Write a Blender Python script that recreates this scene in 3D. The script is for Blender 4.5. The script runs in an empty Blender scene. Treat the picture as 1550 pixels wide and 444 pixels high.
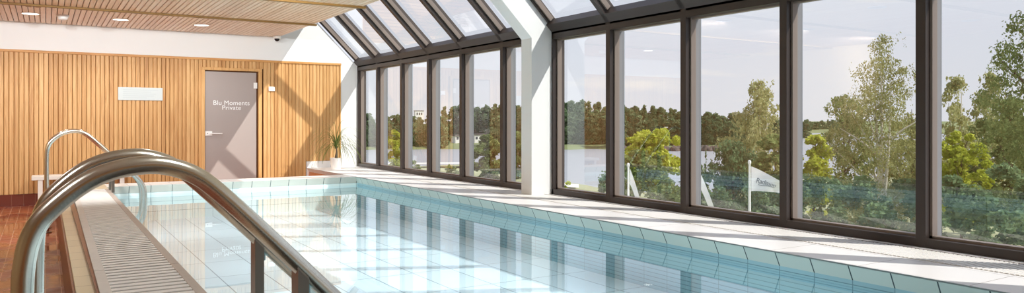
import bpy, bmesh, math, random
import numpy as np
from mathutils import Vector, Matrix
random.seed(7); rng = np.random.default_rng(11)
S = bpy.context.scene; COL = S.collection
R = math.radians
EYE = 1.24                     # eye height over the terracotta floor
YAW = 32.244                   # camera turned right of the room's long axis
DEP = 13.0                     # back wall
GX = 4.843                     # room side of the window frames
LED = .417                     # height of ledge and pool rim
WAT = .287                     # water level
SPR = 2.252                    # where the sloped glazing springs
CEIL = 2.70

# ------------------------------------------------------------------ materials
def newmat(name):
    m = bpy.data.materials.new(name); m.use_nodes = True
    nt = m.node_tree; nt.nodes.clear()
    out = nt.nodes.new('ShaderNodeOutputMaterial')
    return m, nt, out
def N(nt, typ, **kw):
    n = nt.nodes.new(typ)
    for k, v in kw.items():
        if k in n.inputs.keys(): n.inputs[k].default_value = v
        else: setattr(n, k, v)
    return n
def lin(c):
    return tuple((v/255/12.92 if v/255 <= .04045 else ((v/255+.055)/1.055)**2.4) for v in c) + (1,)
def link(nt, a, b): nt.links.new(a, b)
def plain(name, rgb, rough=.5, metal=0, bump=0, bscale=40, var=0, spec=.5):
    m, nt, out = newmat(name)
    p = N(nt, 'ShaderNodeBsdfPrincipled'); p.inputs['Roughness'].default_value = rough
    p.inputs['Metallic'].default_value = metal; p.inputs['Specular IOR Level'].default_value = spec
    c = lin(rgb); p.inputs['Base Color'].default_value = c
    tc = N(nt, 'ShaderNodeTexCoord')
    nz = N(nt, 'ShaderNodeTexNoise'); nz.inputs['Scale'].default_value = bscale; nz.inputs['Detail'].default_value = 4
    link(nt, tc.outputs['Object'], nz.inputs['Vector'])
    if var:
        mx = N(nt, 'ShaderNodeMixRGB'); mx.inputs[1].default_value = tuple(v*(1-var) for v in c[:3])+(1,)
        mx.inputs[2].default_value = tuple(min(1, v*(1+var)) for v in c[:3])+(1,)
        link(nt, nz.outputs['Fac'], mx.inputs[0]); link(nt, mx.outputs[0], p.inputs['Base Color'])
    if bump:
        b = N(nt, 'ShaderNodeBump'); b.inputs['Strength'].default_value = bump; b.inputs['Distance'].default_value = .01
        link(nt, nz.outputs['Fac'], b.inputs['Height']); link(nt, b.outputs[0], p.inputs['Normal'])
    link(nt, p.outputs[0], out.inputs[0])
    return m
def wood(name, c1, c2, c3, axis='Z', rough=.5):
    """boards: each loose board gets its own tone, with stretched grain along one axis"""
    m, nt, out = newmat(name)
    p = N(nt, 'ShaderNodeBsdfPrincipled'); p.inputs['Roughness'].default_value = rough
    tc = N(nt, 'ShaderNodeTexCoord'); g = N(nt, 'ShaderNodeNewGeometry')
    mp = N(nt, 'ShaderNodeMapping'); sc = {'Z': (38, 38, 1.6), 'Y': (38, 1.6, 38), 'X': (1.6, 38, 38)}[axis]
    mp.inputs['Scale'].default_value = sc
    add = N(nt, 'ShaderNodeVectorMath', operation='ADD')
    sc2 = N(nt, 'ShaderNodeVectorMath', operation='SCALE'); sc2.inputs['Scale'].default_value = 37.
    cb = N(nt, 'ShaderNodeCombineXYZ')
    for i in range(3): link(nt, g.outputs['Random Per Island'], cb.inputs[i])
    link(nt, cb.outputs[0], sc2.inputs[0]); link(nt, tc.outputs['Object'], mp.inputs[0])
    link(nt, mp.outputs[0], add.inputs[0]); link(nt, sc2.outputs[0], add.inputs[1])
    nz = N(nt, 'ShaderNodeTexNoise'); nz.inputs['Scale'].default_value = 1.; nz.inputs['Detail'].default_value = 5; nz.inputs['Distortion'].default_value = 1.2
    link(nt, add.outputs[0], nz.inputs['Vector'])
    wn = N(nt, 'ShaderNodeMath', operation='MULTIPLY_ADD'); wn.inputs[1].default_value = .42; 
    link(nt, g.outputs['Random Per Island'], wn.inputs[0])
    ms = N(nt, 'ShaderNodeMath', operation='MULTIPLY_ADD'); ms.inputs[1].default_value = 1.5; ms.inputs[2].default_value = -.46
    link(nt, nz.outputs['Fac'], ms.inputs[0]); link(nt, ms.outputs[0], wn.inputs[2])
    r = N(nt, 'ShaderNodeValToRGB'); e = r.color_ramp.elements
    e[0].position = .05; e[0].color = lin(c1); e[1].position = .92; e[1].color = lin(c3)
    x = e.new(.5); x.color = lin(c2)
    link(nt, wn.outputs[0], r.inputs[0]); link(nt, r.outputs[0], p.inputs['Base Color'])
    link(nt, p.outputs[0], out.inputs[0])
    return m
def tiled(name, rgb, grout, per, off, width=.006, rough=.3, var=.06, spec=.5, bump=.15):
    """flat colour tiles with grout lines on the object axes whose period is not 0"""
    m, nt, out = newmat(name)
    p = N(nt, 'ShaderNodeBsdfPrincipled'); p.inputs['Roughness'].default_value = rough; p.inputs['Specular IOR Level'].default_value = spec
    tc = N(nt, 'ShaderNodeTexCoord'); sp = N(nt, 'ShaderNodeSeparateXYZ'); link(nt, tc.outputs['Object'], sp.inputs[0])
    ge = N(nt, 'ShaderNodeNewGeometry'); sn = N(nt, 'ShaderNodeSeparateXYZ'); link(nt, ge.outputs['True Normal'], sn.inputs[0])
    last = None; cells = []
    for i in range(3):
        if not per[i]: continue
        a = N(nt, 'ShaderNodeMath', operation='MULTIPLY_ADD'); a.inputs[1].default_value = 1/per[i]; a.inputs[2].default_value = -off[i]/per[i]
        link(nt, sp.outputs[i], a.inputs[0])
        rd = N(nt, 'ShaderNodeMath', operation='ROUND'); link(nt, a.outputs[0], rd.inputs[0])
        fl = N(nt, 'ShaderNodeMath', operation='FLOOR'); link(nt, a.outputs[0], fl.inputs[0]); cells.append((i, fl))
        d = N(nt, 'ShaderNodeMath', operation='SUBTRACT'); link(nt, a.outputs[0], d.inputs[0]); link(nt, rd.outputs[0], d.inputs[1])
        ab = N(nt, 'ShaderNodeMath', operation='ABSOLUTE'); link(nt, d.outputs[0], ab.inputs[0])
        lt = N(nt, 'ShaderNodeMath', operation='LESS_THAN'); lt.inputs[1].default_value = width/2/per[i]; link(nt, ab.outputs[0], lt.inputs[0])
        # ignore an axis on faces that look along it
        an = N(nt, 'ShaderNodeMath', operation='ABSOLUTE'); link(nt, sn.outputs[i], an.inputs[0])
        ok = N(nt, 'ShaderNodeMath', operation='LESS_THAN'); ok.inputs[1].default_value = .95; link(nt, an.outputs[0], ok.inputs[0])
        mu = N(nt, 'ShaderNodeMath', operation='MULTIPLY'); link(nt, lt.outputs[0], mu.inputs[0]); link(nt, ok.outputs[0], mu.inputs[1])
        if last is None: last = mu
        else:
            mx = N(nt, 'ShaderNodeMath', operation='MAXIMUM'); link(nt, last.outputs[0], mx.inputs[0]); link(nt, mu.outputs[0], mx.inputs[1]); last = mx
    cc = N(nt, 'ShaderNodeCombineXYZ')
    for i, fl in cells: link(nt, fl.outputs[0], cc.inputs[i])
    wn = N(nt, 'ShaderNodeTexWhiteNoise'); wn.noise_dimensions = '3D'; link(nt, cc.outputs[0], wn.inputs['Vector'])
    c = lin(rgb); tint = N(nt, 'ShaderNodeMixRGB'); tint.inputs[1].default_value = tuple(v*(1-var) for v in c[:3])+(1,); tint.inputs[2].default_value = tuple(min(1, v*(1+var)) for v in c[:3])+(1,)
    link(nt, wn.outputs['Value'], tint.inputs[0])
    mix = N(nt, 'ShaderNodeMixRGB'); mix.inputs[2].default_value = lin(grout); link(nt, tint.outputs[0], mix.inputs[1]); link(nt, last.outputs[0], mix.inputs[0])
    link(nt, mix.outputs[0], p.inputs['Base Color'])
    if bump:
        b = N(nt, 'ShaderNodeBump', invert=True); b.inputs['Strength'].default_value = bump; b.inputs['Distance'].default_value = .003
        link(nt, last.outputs[0], b.inputs['Height']); link(nt, b.outputs[0], p.inputs['Normal'])
    link(nt, p.outputs[0], out.inputs[0])
    return m
def schlick_mix(name, trans, f0, rough=0., bump=0., gcol=(1, 1, 1, 1), bscale=3.):
    """clear sheet: straight transmission plus a Fresnel (Schlick) mirror, the same from both sides"""
    m, nt, out = newmat(name)
    lw = N(nt, 'ShaderNodeLayerWeight'); lw.inputs['Blend'].default_value = .5
    pw = N(nt, 'ShaderNodeMath', operation='POWER'); pw.inputs[1].default_value = 5; link(nt, lw.outputs['Facing'], pw.inputs[0])
    ma = N(nt, 'ShaderNodeMath', operation='MULTIPLY_ADD'); ma.inputs[1].default_value = 1-f0; ma.inputs[2].default_value = f0; link(nt, pw.outputs[0], ma.inputs[0])
    t = N(nt, 'ShaderNodeBsdfTransparent'); t.inputs[0].default_value = trans
    g = N(nt, 'ShaderNodeBsdfGlossy'); g.inputs['Roughness'].default_value = rough; g.inputs['Color'].default_value = gcol
    if bump:
        tc = N(nt, 'ShaderNodeTexCoord'); nz = N(nt, 'ShaderNodeTexNoise'); nz.inputs['Scale'].default_value = bscale; nz.inputs['Detail'].default_value = 2
        link(nt, tc.outputs['Object'], nz.inputs['Vector'])
        b = N(nt, 'ShaderNodeBump'); b.inputs['Strength'].default_value = bump; b.inputs['Distance'].default_value = .02
        link(nt, nz.outputs['Fac'], b.inputs['Height']); link(nt, b.outputs[0], g.inputs['Normal'])
    mx = N(nt, 'ShaderNodeMixShader'); link(nt, ma.outputs[0], mx.inputs[0]); link(nt, t.outputs[0], mx.inputs[1]); link(nt, g.outputs[0], mx.inputs[2])
    link(nt, mx.outputs[0], out.inputs[0])
    return m
def foliage(name, c1, c2, c3, scale=.6):
    m, nt, out = newmat(name)
    d = N(nt, 'ShaderNodeBsdfDiffuse'); t = N(nt, 'ShaderNodeBsdfTranslucent'); mx = N(nt, 'ShaderNodeMixShader'); mx.inputs[0].default_value = .35
    g = N(nt, 'ShaderNodeNewGeometry'); tc = N(nt, 'ShaderNodeTexCoord'); oi = N(nt, 'ShaderNodeObjectInfo')
    nz = N(nt, 'ShaderNodeTexNoise'); nz.inputs['Scale'].default_value = scale; nz.inputs['Detail'].default_value = 2
    link(nt, tc.outputs['Object'], nz.inputs['Vector'])
    a = N(nt, 'ShaderNodeMath', operation='MULTIPLY_ADD'); a.inputs[1].default_value = .45; link(nt, g.outputs['Random Per Island'], a.inputs[0])
    b = N(nt, 'ShaderNodeMath', operation='MULTIPLY_ADD'); b.inputs[1].default_value = .8; b.inputs[2].default_value = -.28; link(nt, nz.outputs['Fac'], b.inputs[0])
    o = N(nt, 'ShaderNodeMath', operation='MULTIPLY_ADD'); o.inputs[1].default_value = .3; link(nt, oi.outputs['Random'], o.inputs[0]); link(nt, b.outputs[0], o.inputs[2])
    link(nt, o.outputs[0], a.inputs[2])
    r = N(nt, 'ShaderNodeValToRGB'); e = r.color_ramp.elements; e[0].color = lin(c1); e[1].color = lin(c3); x = e.new(.5); x.color = lin(c2)
    link(nt, a.outputs[0], r.inputs[0]); link(nt, r.outputs[0], d.inputs[0]); link(nt, r.outputs[0], t.inputs[0])
    link(nt, d.outputs[0], mx.inputs[1]); link(nt, t.outputs[0], mx.inputs[2]); link(nt, mx.outputs[0], out.inputs[0])
    return m
def emit(name, rgb, st):
    m, nt, out = newmat(name); e = N(nt, 'ShaderNodeEmission'); e.inputs[0].default_value = lin(rgb); e.inputs[1].default_value = st
    link(nt, e.outputs[0], out.inputs[0]); return m

M = {}
M['white'] = plain('white_paint', (240, 240, 238), .55, var=.02, bscale=2)
M['cladding'] = wood('larch_cladding', (178, 126, 72), (206, 158, 100), (226, 182, 126), 'Z', .5)
M['ceil'] = wood('pine_ceiling', (220, 186, 156), (240, 211, 184), (248, 227, 204), 'Y', .38)
M['batten'] = wood('batten_wood', (112, 80, 36), (140, 104, 50), (156, 120, 62), 'X', .6)
M['trimwood'] = wood('trim_wood', (176, 120, 62), (204, 148, 84), (220, 168, 104), 'X', .5)
M['trimwoodv'] = wood('frame_wood', (190, 138, 80), (214, 166, 104), (230, 186, 126), 'Z', .5)
M['gap'] = plain('shadow_gap', (92, 56, 28), .9)
M['frame'] = plain('bronze_aluminium', (56, 46, 41), .42, var=.06, bscale=3)
M['sash'] = plain('weathered_sash', (138, 124, 114), .45, .2, var=.05, bscale=6)
M['excap'] = plain('grey_cover_cap', (130, 130, 132), .5, var=.03, bscale=4)
M['glass'] = schlick_mix('window_glass', (.95, .965, .96, 1), .15)
M['water'] = schlick_mix('pool_water', (.90, .965, .988, 1), .02, 0, .012, gcol=(.93, .97, 1, 1), bscale=2.2)
M['rimtile'] = tiled('rim_tile', (202, 216, 208), (64, 80, 82), (0, .2515, 0), (0, 2.314, 0), .008, .25, .04)
M['rimtilefar'] = tiled('far_rim_tile', (210, 208, 196), (84, 98, 98), (.2525, 0, 0), (3.68, 0, 0), .008, .25, .04)
M['pooltile'] = tiled('pool_tile', (226, 240, 246), (110, 134, 146), (.355, .71, .125), (.145, .06, .322), .009, .3, .03)
M['walltile'] = tiled('pool_wall_tile', (146, 190, 202), (98, 140, 152), (0, .2515, .031), (0, 2.314, .326), .005, .3, .03)
M['ledgetile'] = tiled('ledge_tile', (238, 234, 230), (176, 166, 158), (.44, .60, 0), (3.90, .11, 0), .006, .4, .02)
M['grille'] = plain('convector_grille', (236, 232, 226), .4)
M['rimwhite'] = tiled('rim_top_tile', (238, 236, 232), (190, 184, 178), (.2525, 0, 0), (3.68, 0, 0), .006, .35, .02)
M['cream'] = tiled('cream_tile', (212, 200, 170), (160, 146, 118), (0, .29, .29), (0, .1, 0), .008, .35, .05)
M['browntile'] = tiled('brown_base_tile', (104, 46, 30), (128, 84, 66), (.145, .145, 0), (.02, 0, 0), .007, .3, .12)
M['terraside'] = tiled('terracotta_side', (196, 128, 84), (170, 104, 66), (0, .30, .14), (0, 0, 0), .006, .35, .06)
M['grate'] = plain('weathered_slats', (222, 217, 210), .6, var=.10, bscale=9, bump=.1)
M['grateboard'] = plain('weathered_board', (204, 196, 187), .6, var=.10, bscale=12, bump=.15)
M['grateboarddark'] = plain('browner_board', (176, 162, 150), .6, var=.12, bscale=12, bump=.15)  # darker, browner tone for the right-hand edge boards
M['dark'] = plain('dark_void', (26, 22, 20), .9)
M['steel'] = plain('brushed_steel', (228, 222, 208), .24, 1, bump=.02, bscale=200)
M['steelmatte'] = plain('satin_steel', (140, 132, 124), .3, 1)
M['door'] = plain('taupe_door', (168, 156, 150), .35, var=.01)
M['letters'] = plain('white_lettering', (246, 246, 244), .5)
M['plastic'] = plain('white_plastic', (240, 238, 234), .4)
M['black'] = plain('black_plastic', (18, 18, 24), .15)
M['plaque'] = plain('pale_plaque', (200, 207, 205), .45)
M['plaquetext'] = plain('plaque_text', (186, 194, 194), .5)
M['benchwood'] = plain('white_bench_wood', (226, 218, 206), .5, var=.04)
M['pot'] = plain('white_ceramic', (236, 232, 226), .3)
M['lamp'] = emit('lamp_glow', (255, 246, 232), 6.)
M['flag'] = plain('flag_cloth', (244, 243, 245), .8, var=.02, bscale=3)
M['flagink'] = plain('flag_ink', (110, 112, 120), .8)
M['pole'] = plain('white_pole', (240, 240, 238), .4)
M['bark'] = plain('brown_bark', (98, 84, 68), .9, var=.2, bscale=5)
M['birchbark'] = plain('birch_bark', (214, 206, 192), .8, var=.25, bscale=3)
M['house'] = plain('pale_render', (236, 232, 226), .7)
M['houseroof'] = plain('dark_roof', (92, 84, 80), .7)
M['housewin'] = plain('dark_window', (70, 74, 80), .3)
M['rock'] = plain('dark_rock', (92, 82, 76), .9, var=.35, bscale=.9, bump=.5)
M['path'] = plain('pale_path', (222, 216, 204), .9, var=.05, bscale=.3)
M['lawn'] = plain('grass_bank', (158, 158, 116), .9, var=.25, bscale=.35)
M['farbank'] = plain('far_bank', (122, 130, 82), .9, var=.2, bscale=.1)
M['leafdark'] = foliage('forest_leaves', (84, 106, 72), (116, 138, 98), (150, 168, 124), .15)  # distance haze is put into these lightened leaf tones
M['leafmid'] = foliage('mixed_leaves', (92, 108, 62), (136, 150, 92), (180, 190, 126), .5)
M['leafolive'] = foliage('birch_leaves', (128, 130, 80), (168, 168, 112), (204, 200, 150), .5)
M['leaflime'] = foliage('lime_leaves', (120, 132, 40), (182, 190, 70), (222, 222, 110), .6)
M['leafshade'] = foliage('shrub_leaves', (76, 98, 66), (116, 140, 98), (158, 176, 130), .7)
M['leafplant'] = foliage('palm_leaves', (92, 112, 52), (134, 146, 84), (150, 140, 104), 4)
# terracotta floor with small wet tiles
def terracotta():
    m, nt, out = newmat('terracotta_floor')
    p = N(nt, 'ShaderNodeBsdfPrincipled'); tc = N(nt, 'ShaderNodeTexCoord')
    br = N(nt, 'ShaderNodeTexBrick'); br.offset = .5
    for k, v in {'Scale': 1., 'Brick Width': .20, 'Row Height': .10, 'Mortar Size': .003, 'Mortar Smooth': .1, 'Bias': 0.}.items(): br.inputs[k].default_value = v
    br.inputs['Color1'].default_value = lin((146, 72, 38)); br.inputs['Color2'].default_value = lin((126, 56, 28)); br.inputs['Mortar'].default_value = lin((190, 146, 116))
    rt_ = N(nt, 'ShaderNodeMapping'); rt_.inputs['Rotation'].default_value = (0, 0, R(90)); link(nt, tc.outputs['Object'], rt_.inputs[0]); link(nt, rt_.outputs[0], br.inputs['Vector'])
    nz = N(nt, 'ShaderNodeTexNoise'); nz.inputs['Scale'].default_value = 1.7; nz.inputs['Detail'].default_value = 3; link(nt, tc.outputs['Object'], nz.inputs['Vector'])
    r = N(nt, 'ShaderNodeMapRange'); r.inputs[1].default_value = .4; r.inputs[2].default_value = .6; r.inputs[3].default_value = .10; r.inputs[4].default_value = .45
    link(nt, nz.outputs['Fac'], r.inputs[0]); link(nt, r.outputs[0], p.inputs['Roughness']); link(nt, br.outputs['Color'], p.inputs['Base Color'])
    b = N(nt, 'ShaderNodeBump', invert=True); b.inputs['Strength'].default_value = .4; b.inputs['Distance'].default_value = .004
    link(nt, br.outputs['Fac'], b.inputs['Height']); link(nt, b.outputs[0], p.inputs['Normal'])
    link(nt, p.outputs[0], out.inputs[0]); return m
M['terracotta'] = terracotta()
def lakemat():
    m, nt, out = newmat('lake_surface')
    p = N(nt, 'ShaderNodeBsdfPrincipled'); p.inputs['Base Color'].default_value = lin((156, 157, 158)); p.inputs['Roughness'].default_value = .45
    tc = N(nt, 'ShaderNodeTexCoord'); mp = N(nt, 'ShaderNodeMapping'); mp.inputs['Scale'].default_value = (.6, .6, .6)
    nz = N(nt, 'ShaderNodeTexNoise'); nz.inputs['Scale'].default_value = 1.; nz.inputs['Detail'].default_value = 4
    link(nt, tc.outputs['Object'], mp.inputs[0]); link(nt, mp.outputs[0], nz.inputs['Vector'])
    b = N(nt, 'ShaderNodeBump'); b.inputs['Strength'].default_value = .4; b.inputs['Distance'].default_value = .3
    link(nt, nz.outputs['Fac'], b.inputs['Height']); link(nt, b.outputs[0], p.inputs['Normal']); link(nt, p.outputs[0], out.inputs[0]); return m
M['lake'] = lakemat()

# ------------------------------------------------------------------ mesh helpers
class MB:
    def __init__(s): s.v = []; s.f = []
    def add(s, vs, fs):
        o = len(s.v); s.v += [tuple(v) for v in vs]; s.f += [tuple(i+o for i in f) for f in fs]; return s
    def box(s, x0, x1, y0, y1, z0, z1, ch=0.):
        if x0 > x1: x0, x1 = x1, x0
        if y0 > y1: y0, y1 = y1, y0
        if z0 > z1: z0, z1 = z1, z0
        if not ch:
            return s.add([(x0,y0,z0),(x1,y0,z0),(x1,y1,z0),(x0,y1,z0),(x0,y0,z1),(x1,y0,z1),(x1,y1,z1),(x0,y1,z1)],
                         [(0,3,2,1),(4,5,6,7),(0,1,5,4),(1,2,6,5),(2,3,7,6),(3,0,4,7)])
        bm = bmesh.new(); bmesh.ops.create_cube(bm, size=1)
        bmesh.ops.scale(bm, vec=(x1-x0, y1-y0, z1-z0), verts=bm.verts); bmesh.ops.translate(bm, vec=((x0+x1)/2, (y0+y1)/2, (z0+z1)/2), verts=bm.verts)
        bmesh.ops.bevel(bm, geom=bm.edges[:], offset=ch, segments=2, affect='EDGES', profile=.5)
        bm.verts.index_update(); s.add([v.co[:] for v in bm.verts], [[v.index for v in f.verts] for f in bm.faces]); bm.free(); return s
    def prism(s, poly, a, b, ax='Y'):
        """polygon (two coords) swept along one axis from a to b"""
        n = len(poly)
        f3 = {'Y': lambda p, t: (p[0], t, p[1]), 'X': lambda p, t: (t, p[0], p[1]), 'Z': lambda p, t: (p[0], p[1], t)}[ax]
        vs = [f3(p, a) for p in poly]+[f3(p, b) for p in poly]
        fs = [tuple(range(n)), tuple(range(2*n-1, n-1, -1))]+[(i, i+n, (i+1) % n+n, (i+1) % n) for i in range(n)]
        return s.add(vs, fs)
    def quad(s, *p): return s.add(p, [tuple(range(len(p)))])
    def tube(s, pts, rad, seg=16, cap=True):
        pts = [Vector(p) for p in pts]; n = len(pts); rr = rad if isinstance(rad, (list, tuple)) else [rad]*n
        up = None; rings = []
        for i, p in enumerate(pts):
            t = (pts[min(i+1, n-1)]-pts[max(i-1, 0)]).normalized()
            if up is None:
                up = Vector((0, 1, 0)) if abs(t.y) < .9 else Vector((1, 0, 0))
            a = (up-t*up.dot(t)).normalized(); b = t.cross(a); up = a
            rings.append([p+(a*math.cos(2*math.pi*k/seg)+b*math.sin(2*math.pi*k/seg))*rr[i] for k in range(seg)])
        vs = [v for r in rings for v in r]; fs = []
        for i in range(n-1):
            for k in range(seg):
                fs.append((i*seg+k, i*seg+(k+1) % seg, (i+1)*seg+(k+1) % seg, (i+1)*seg+k))
        if cap: fs += [tuple(range(seg-1, -1, -1)), tuple((n-1)*seg+k for k in range(seg))]
        return s.add(vs, fs)
    def lathe(s, prof, c=(0, 0, 0), seg=32):
        vs = []; fs = []
        for r, z in prof:
            for k in range(seg): vs.append((c[0]+r*math.cos(2*math.pi*k/seg), c[1]+r*math.sin(2*math.pi*k/seg), c[2]+z))
        for i in range(len(prof)-1):
            for k in range(seg): fs.append((i*seg+k, i*seg+(k+1) % seg, (i+1)*seg+(k+1) % seg, (i+1)*seg+k))
        if prof[0][0] > 1e-6: fs.append(tuple(range(seg-1, -1, -1)))
        if prof[-1][0] > 1e-6: fs.append(tuple((len(prof)-1)*seg+k for k in range(seg)))
        return s.add(vs, fs)
    def build(s, name, mat, parent=None, loc=None, smooth=False, kind=None, fix=True):
        me = bpy.data.meshes.new(name); me.from_pydata(s.v, [], s.f)
        if fix:
            bm = bmesh.new(); bm.from_mesh(me); bmesh.ops.recalc_face_normals(bm, faces=bm.faces); bm.to_mesh(me); bm.free()
        me.materials.append(mat)
        if smooth:
            me.polygons.foreach_set('use_smooth', [True]*len(me.polygons))
            try: me.set_sharp_from_angle(angle=R(40))
            except Exception: pass
        o = bpy.data.objects.new(name, me); COL.objects.link(o)
        if parent: o.parent = parent
        if loc: o.location = loc
        if kind: o['kind'] = kind
        return o
def tag(o, label=None, cat=None, group=None, kind=None):
    if label: o['label'] = label
    if cat: o['category'] = cat
    if group: o['group'] = group
    if kind: o['kind'] = kind
    return o
def empty(name, loc, label=None, cat=None, group=None, kind=None, rz=0):
    o = bpy.data.objects.new(name, None); COL.objects.link(o); o.location = loc; o.rotation_euler = (0, 0, rz); o.empty_display_size = .1
    return tag(o, label, cat, group, kind)
def copy_tree(o, parent=None):
    c = o.copy(); COL.objects.link(c); c.parent = parent
    for ch in list(o.children): copy_tree(ch, c)
    return c
def text_mesh(name, body, size, mat, parent, mtx, shear=0., ext=.002, align='CENTER', space=1.):
    cu = bpy.data.curves.new(name, 'FONT'); cu.body = body; cu.size = size; cu.shear = shear; cu.extrude = ext; cu.align_x = align; cu.space_character = space
    t = bpy.data.objects.new(name, cu); COL.objects.link(t); bpy.context.view_layer.update()
    me = bpy.data.meshes.new_from_object(t.evaluated_get(bpy.context.evaluated_depsgraph_get()))
    bpy.data.objects.remove(t); me.transform(mtx); me.materials.clear(); me.materials.append(mat); me.name = name
    o = bpy.data.objects.new(name, me); COL.objects.link(o); o.parent = parent
    return o
def smooth_path(pts, k=6):
    P = [Vector(p) for p in pts]; out = []
    for i in range(len(P)-1):
        p0 = P[max(i-1, 0)]; p1 = P[i]; p2 = P[i+1]; p3 = P[min(i+2, len(P)-1)]
        for j in range(k):
            t = j/k; out.append(.5*((2*p1)+(p2-p0)*t+(2*p0-5*p1+4*p2-p3)*t*t+(3*p1-p0-3*p2+p3)*t**3))
    out.append(P[-1]); return out

# ------------------------------------------------------------------ room shell
XL, YN = -3.2, -5.0
MB().box(XL, .13, YN, DEP, -.1, 0).box(.13, GX, 11.06, DEP, -.1, 0).build('floor', M['terracotta'], kind='structure')
# back wall: white upper part and pier, recess behind the boards
wb = MB()
wb.prism([(XL, 2.275), (4.55, 2.275), (GX, SPR), (3.70, 3.40), (XL, 3.40)], DEP, DEP+.2)
wb.prism([(4.525, .417), (4.95, .417), (4.95, 2.2), (GX, SPR), (4.525, 2.275)], DEP, DEP+.2)
wb.prism([(XL, -.1), (4.525, -.1), (4.525, 2.275), (XL, 2.275)], DEP+.05, DEP+.2)
wall = wb.build('wall_back', M['white'], kind='structure')
mb = MB(); p = .0612; x = XL
DX0, DX1 = 2.165, 3.135      # door with its casing
i = 0
while x < 4.52:
    x1 = min(x+p-.0045, 4.515)
    mid = (x+x1)/2
    z0, z1 = .175, 2.262
    if mid > 3.925: z0 = .534
    if mid > 3.10 and mid <= 3.925: z0 = .02
    if 1.9 < mid: z0 = max(z0, .02) if mid > 1.9 and z0 != .534 and z0 != .175 else z0
    if DX0 < mid < DX1: z0 = 2.137
    c = .006
    y0, yb = DEP-.001, DEP+.03
    mb.prism([(x, yb), (x, y0+c), (x+c, y0), (x1-c, y0), (x1, y0+c), (x1, yb)], z0, z1, 'Z')
    x += p
mb.build('wood_cladding', M['cladding'], wall)
MB().box(XL, 4.52, DEP+.03, DEP+.049, .17, 2.262).build('cladding_backing', M['gap'], wall)
MB().box(XL, 4.535, DEP-.018, DEP+.02, 2.255, 2.292, .004).build('top_trim', M['trimwood'], wall)
MB().box(4.512, 4.53, DEP-.012, DEP+.03, .534, 2.255).build('end_trim', M['trimwoodv'], wall)
MB().box(XL, 2.16, DEP-.004, DEP+.045, 0, .172).box(3.14, 3.92, DEP+.004, DEP+.045, 0, .02).build('base_tile', M['browntile'], wall)
MB().box(3.918, 4.53, DEP-.012, DEP+.04, .417, .532).box(3.905, 3.965, DEP-.014, DEP+.04, .20, .532).build('ledge_upstand', M['ledgetile'], wall)
# left wall, out of frame, seen only in reflections
wl = MB().box(XL-.15, XL, YN, DEP, -.1, 3.3).build('wall_left', plain('left_wall_paint', (206, 178, 130), .6), kind='structure')
MB().box(XL, GX, YN-.15, YN, -.1, 3.3).build('wall_front', M['cladding'], kind='structure')
# door
door = MB().box(2.165, 2.221, DEP-.02, DEP+.04, 0, 2.09, .003).box(3.078, 3.135, DEP-.02, DEP+.04, 0, 2.09, .003).box(2.165, 3.135, DEP-.02, DEP+.04, 2.09, 2.137, .003).build('door_1', M['trimwoodv'], kind='structure')
MB().box(2.221, 3.078, DEP+.036, DEP+.046, 0, 2.09).build('dark_reveal', M['dark'], door)
MB().box(2.226, 3.046, DEP+.004, DEP+.03, .012, 2.068, .002).build('door_leaf', M['door'], door)
h = MB().box(2.228, 2.335, DEP-.012, DEP+.004, 1.005, 1.078, .003).build('lock_plate', M['plastic'], door)
MB().tube([(2.30, DEP-.03, 1.04), (2.49, DEP-.03, 1.036)], .009, 12).tube([(2.302, DEP-.0, 1.04), (2.302, DEP-.032, 1.04)], .010, 12).build('lever', M['plastic'], h, smooth=True)
MB().lathe([(0, 0), (.008, 0)], (0, 0, 0), 10).build('keyhole', M['flagink'], h).matrix_local = Matrix.Translation((2.262, DEP-.0135, 1.04)) @ Matrix.Rotation(R(90), 4, 'X')
for z in (1.80, .07):
    MB().box(3.0, 3.058, DEP-.008, DEP+.006, z, z+.10 if z > 1 else z+.05, .003).build('hinge', M['plastic'], door)
for s, z in (('Blu Moments', 1.515), ('Private', 1.435)):
    text_mesh('lettering', s, .108, M['letters'], door, Matrix.Translation((2.642, DEP+.0015, z)) @ Matrix.Rotation(R(90), 4, 'X'), ext=.001, space=1.02)
# ceiling
cb = MB(); x = XL; p = .0655
while x < 3.42-.02:
    x1 = min(x+p-.008, 3.42); c = .005
    cb.prism([(x, CEIL+.02), (x, CEIL+c), (x+c, CEIL), (x1-c, CEIL), (x1, CEIL+c), (x1, CEIL+.02)], YN, DEP-.001)
    x += p
ceil = cb.build('ceiling', M['ceil'], kind='structure')
MB().box(XL, 3.40, YN, DEP, CEIL+.02, CEIL+.06).build('ceiling_backing', M['gap'], ceil)
MB().box(XL, 3.43, YN, DEP, CEIL+.06, 3.12).build('ceiling_void', M['white'], ceil)
for n, y in enumerate((10.97, 8.96, 6.95, 4.94, 2.93)):
    MB().box(XL, 3.445, y-.032, y+.032, CEIL-.024, CEIL+.001, .003).build('trim_%d' % (n+1), M['batten'], kind='structure')
roof = MB().box(XL-.2, 3.95, YN-.3, DEP+.2, 3.15, 3.45).build('roof', M['white'], kind='structure')

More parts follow.
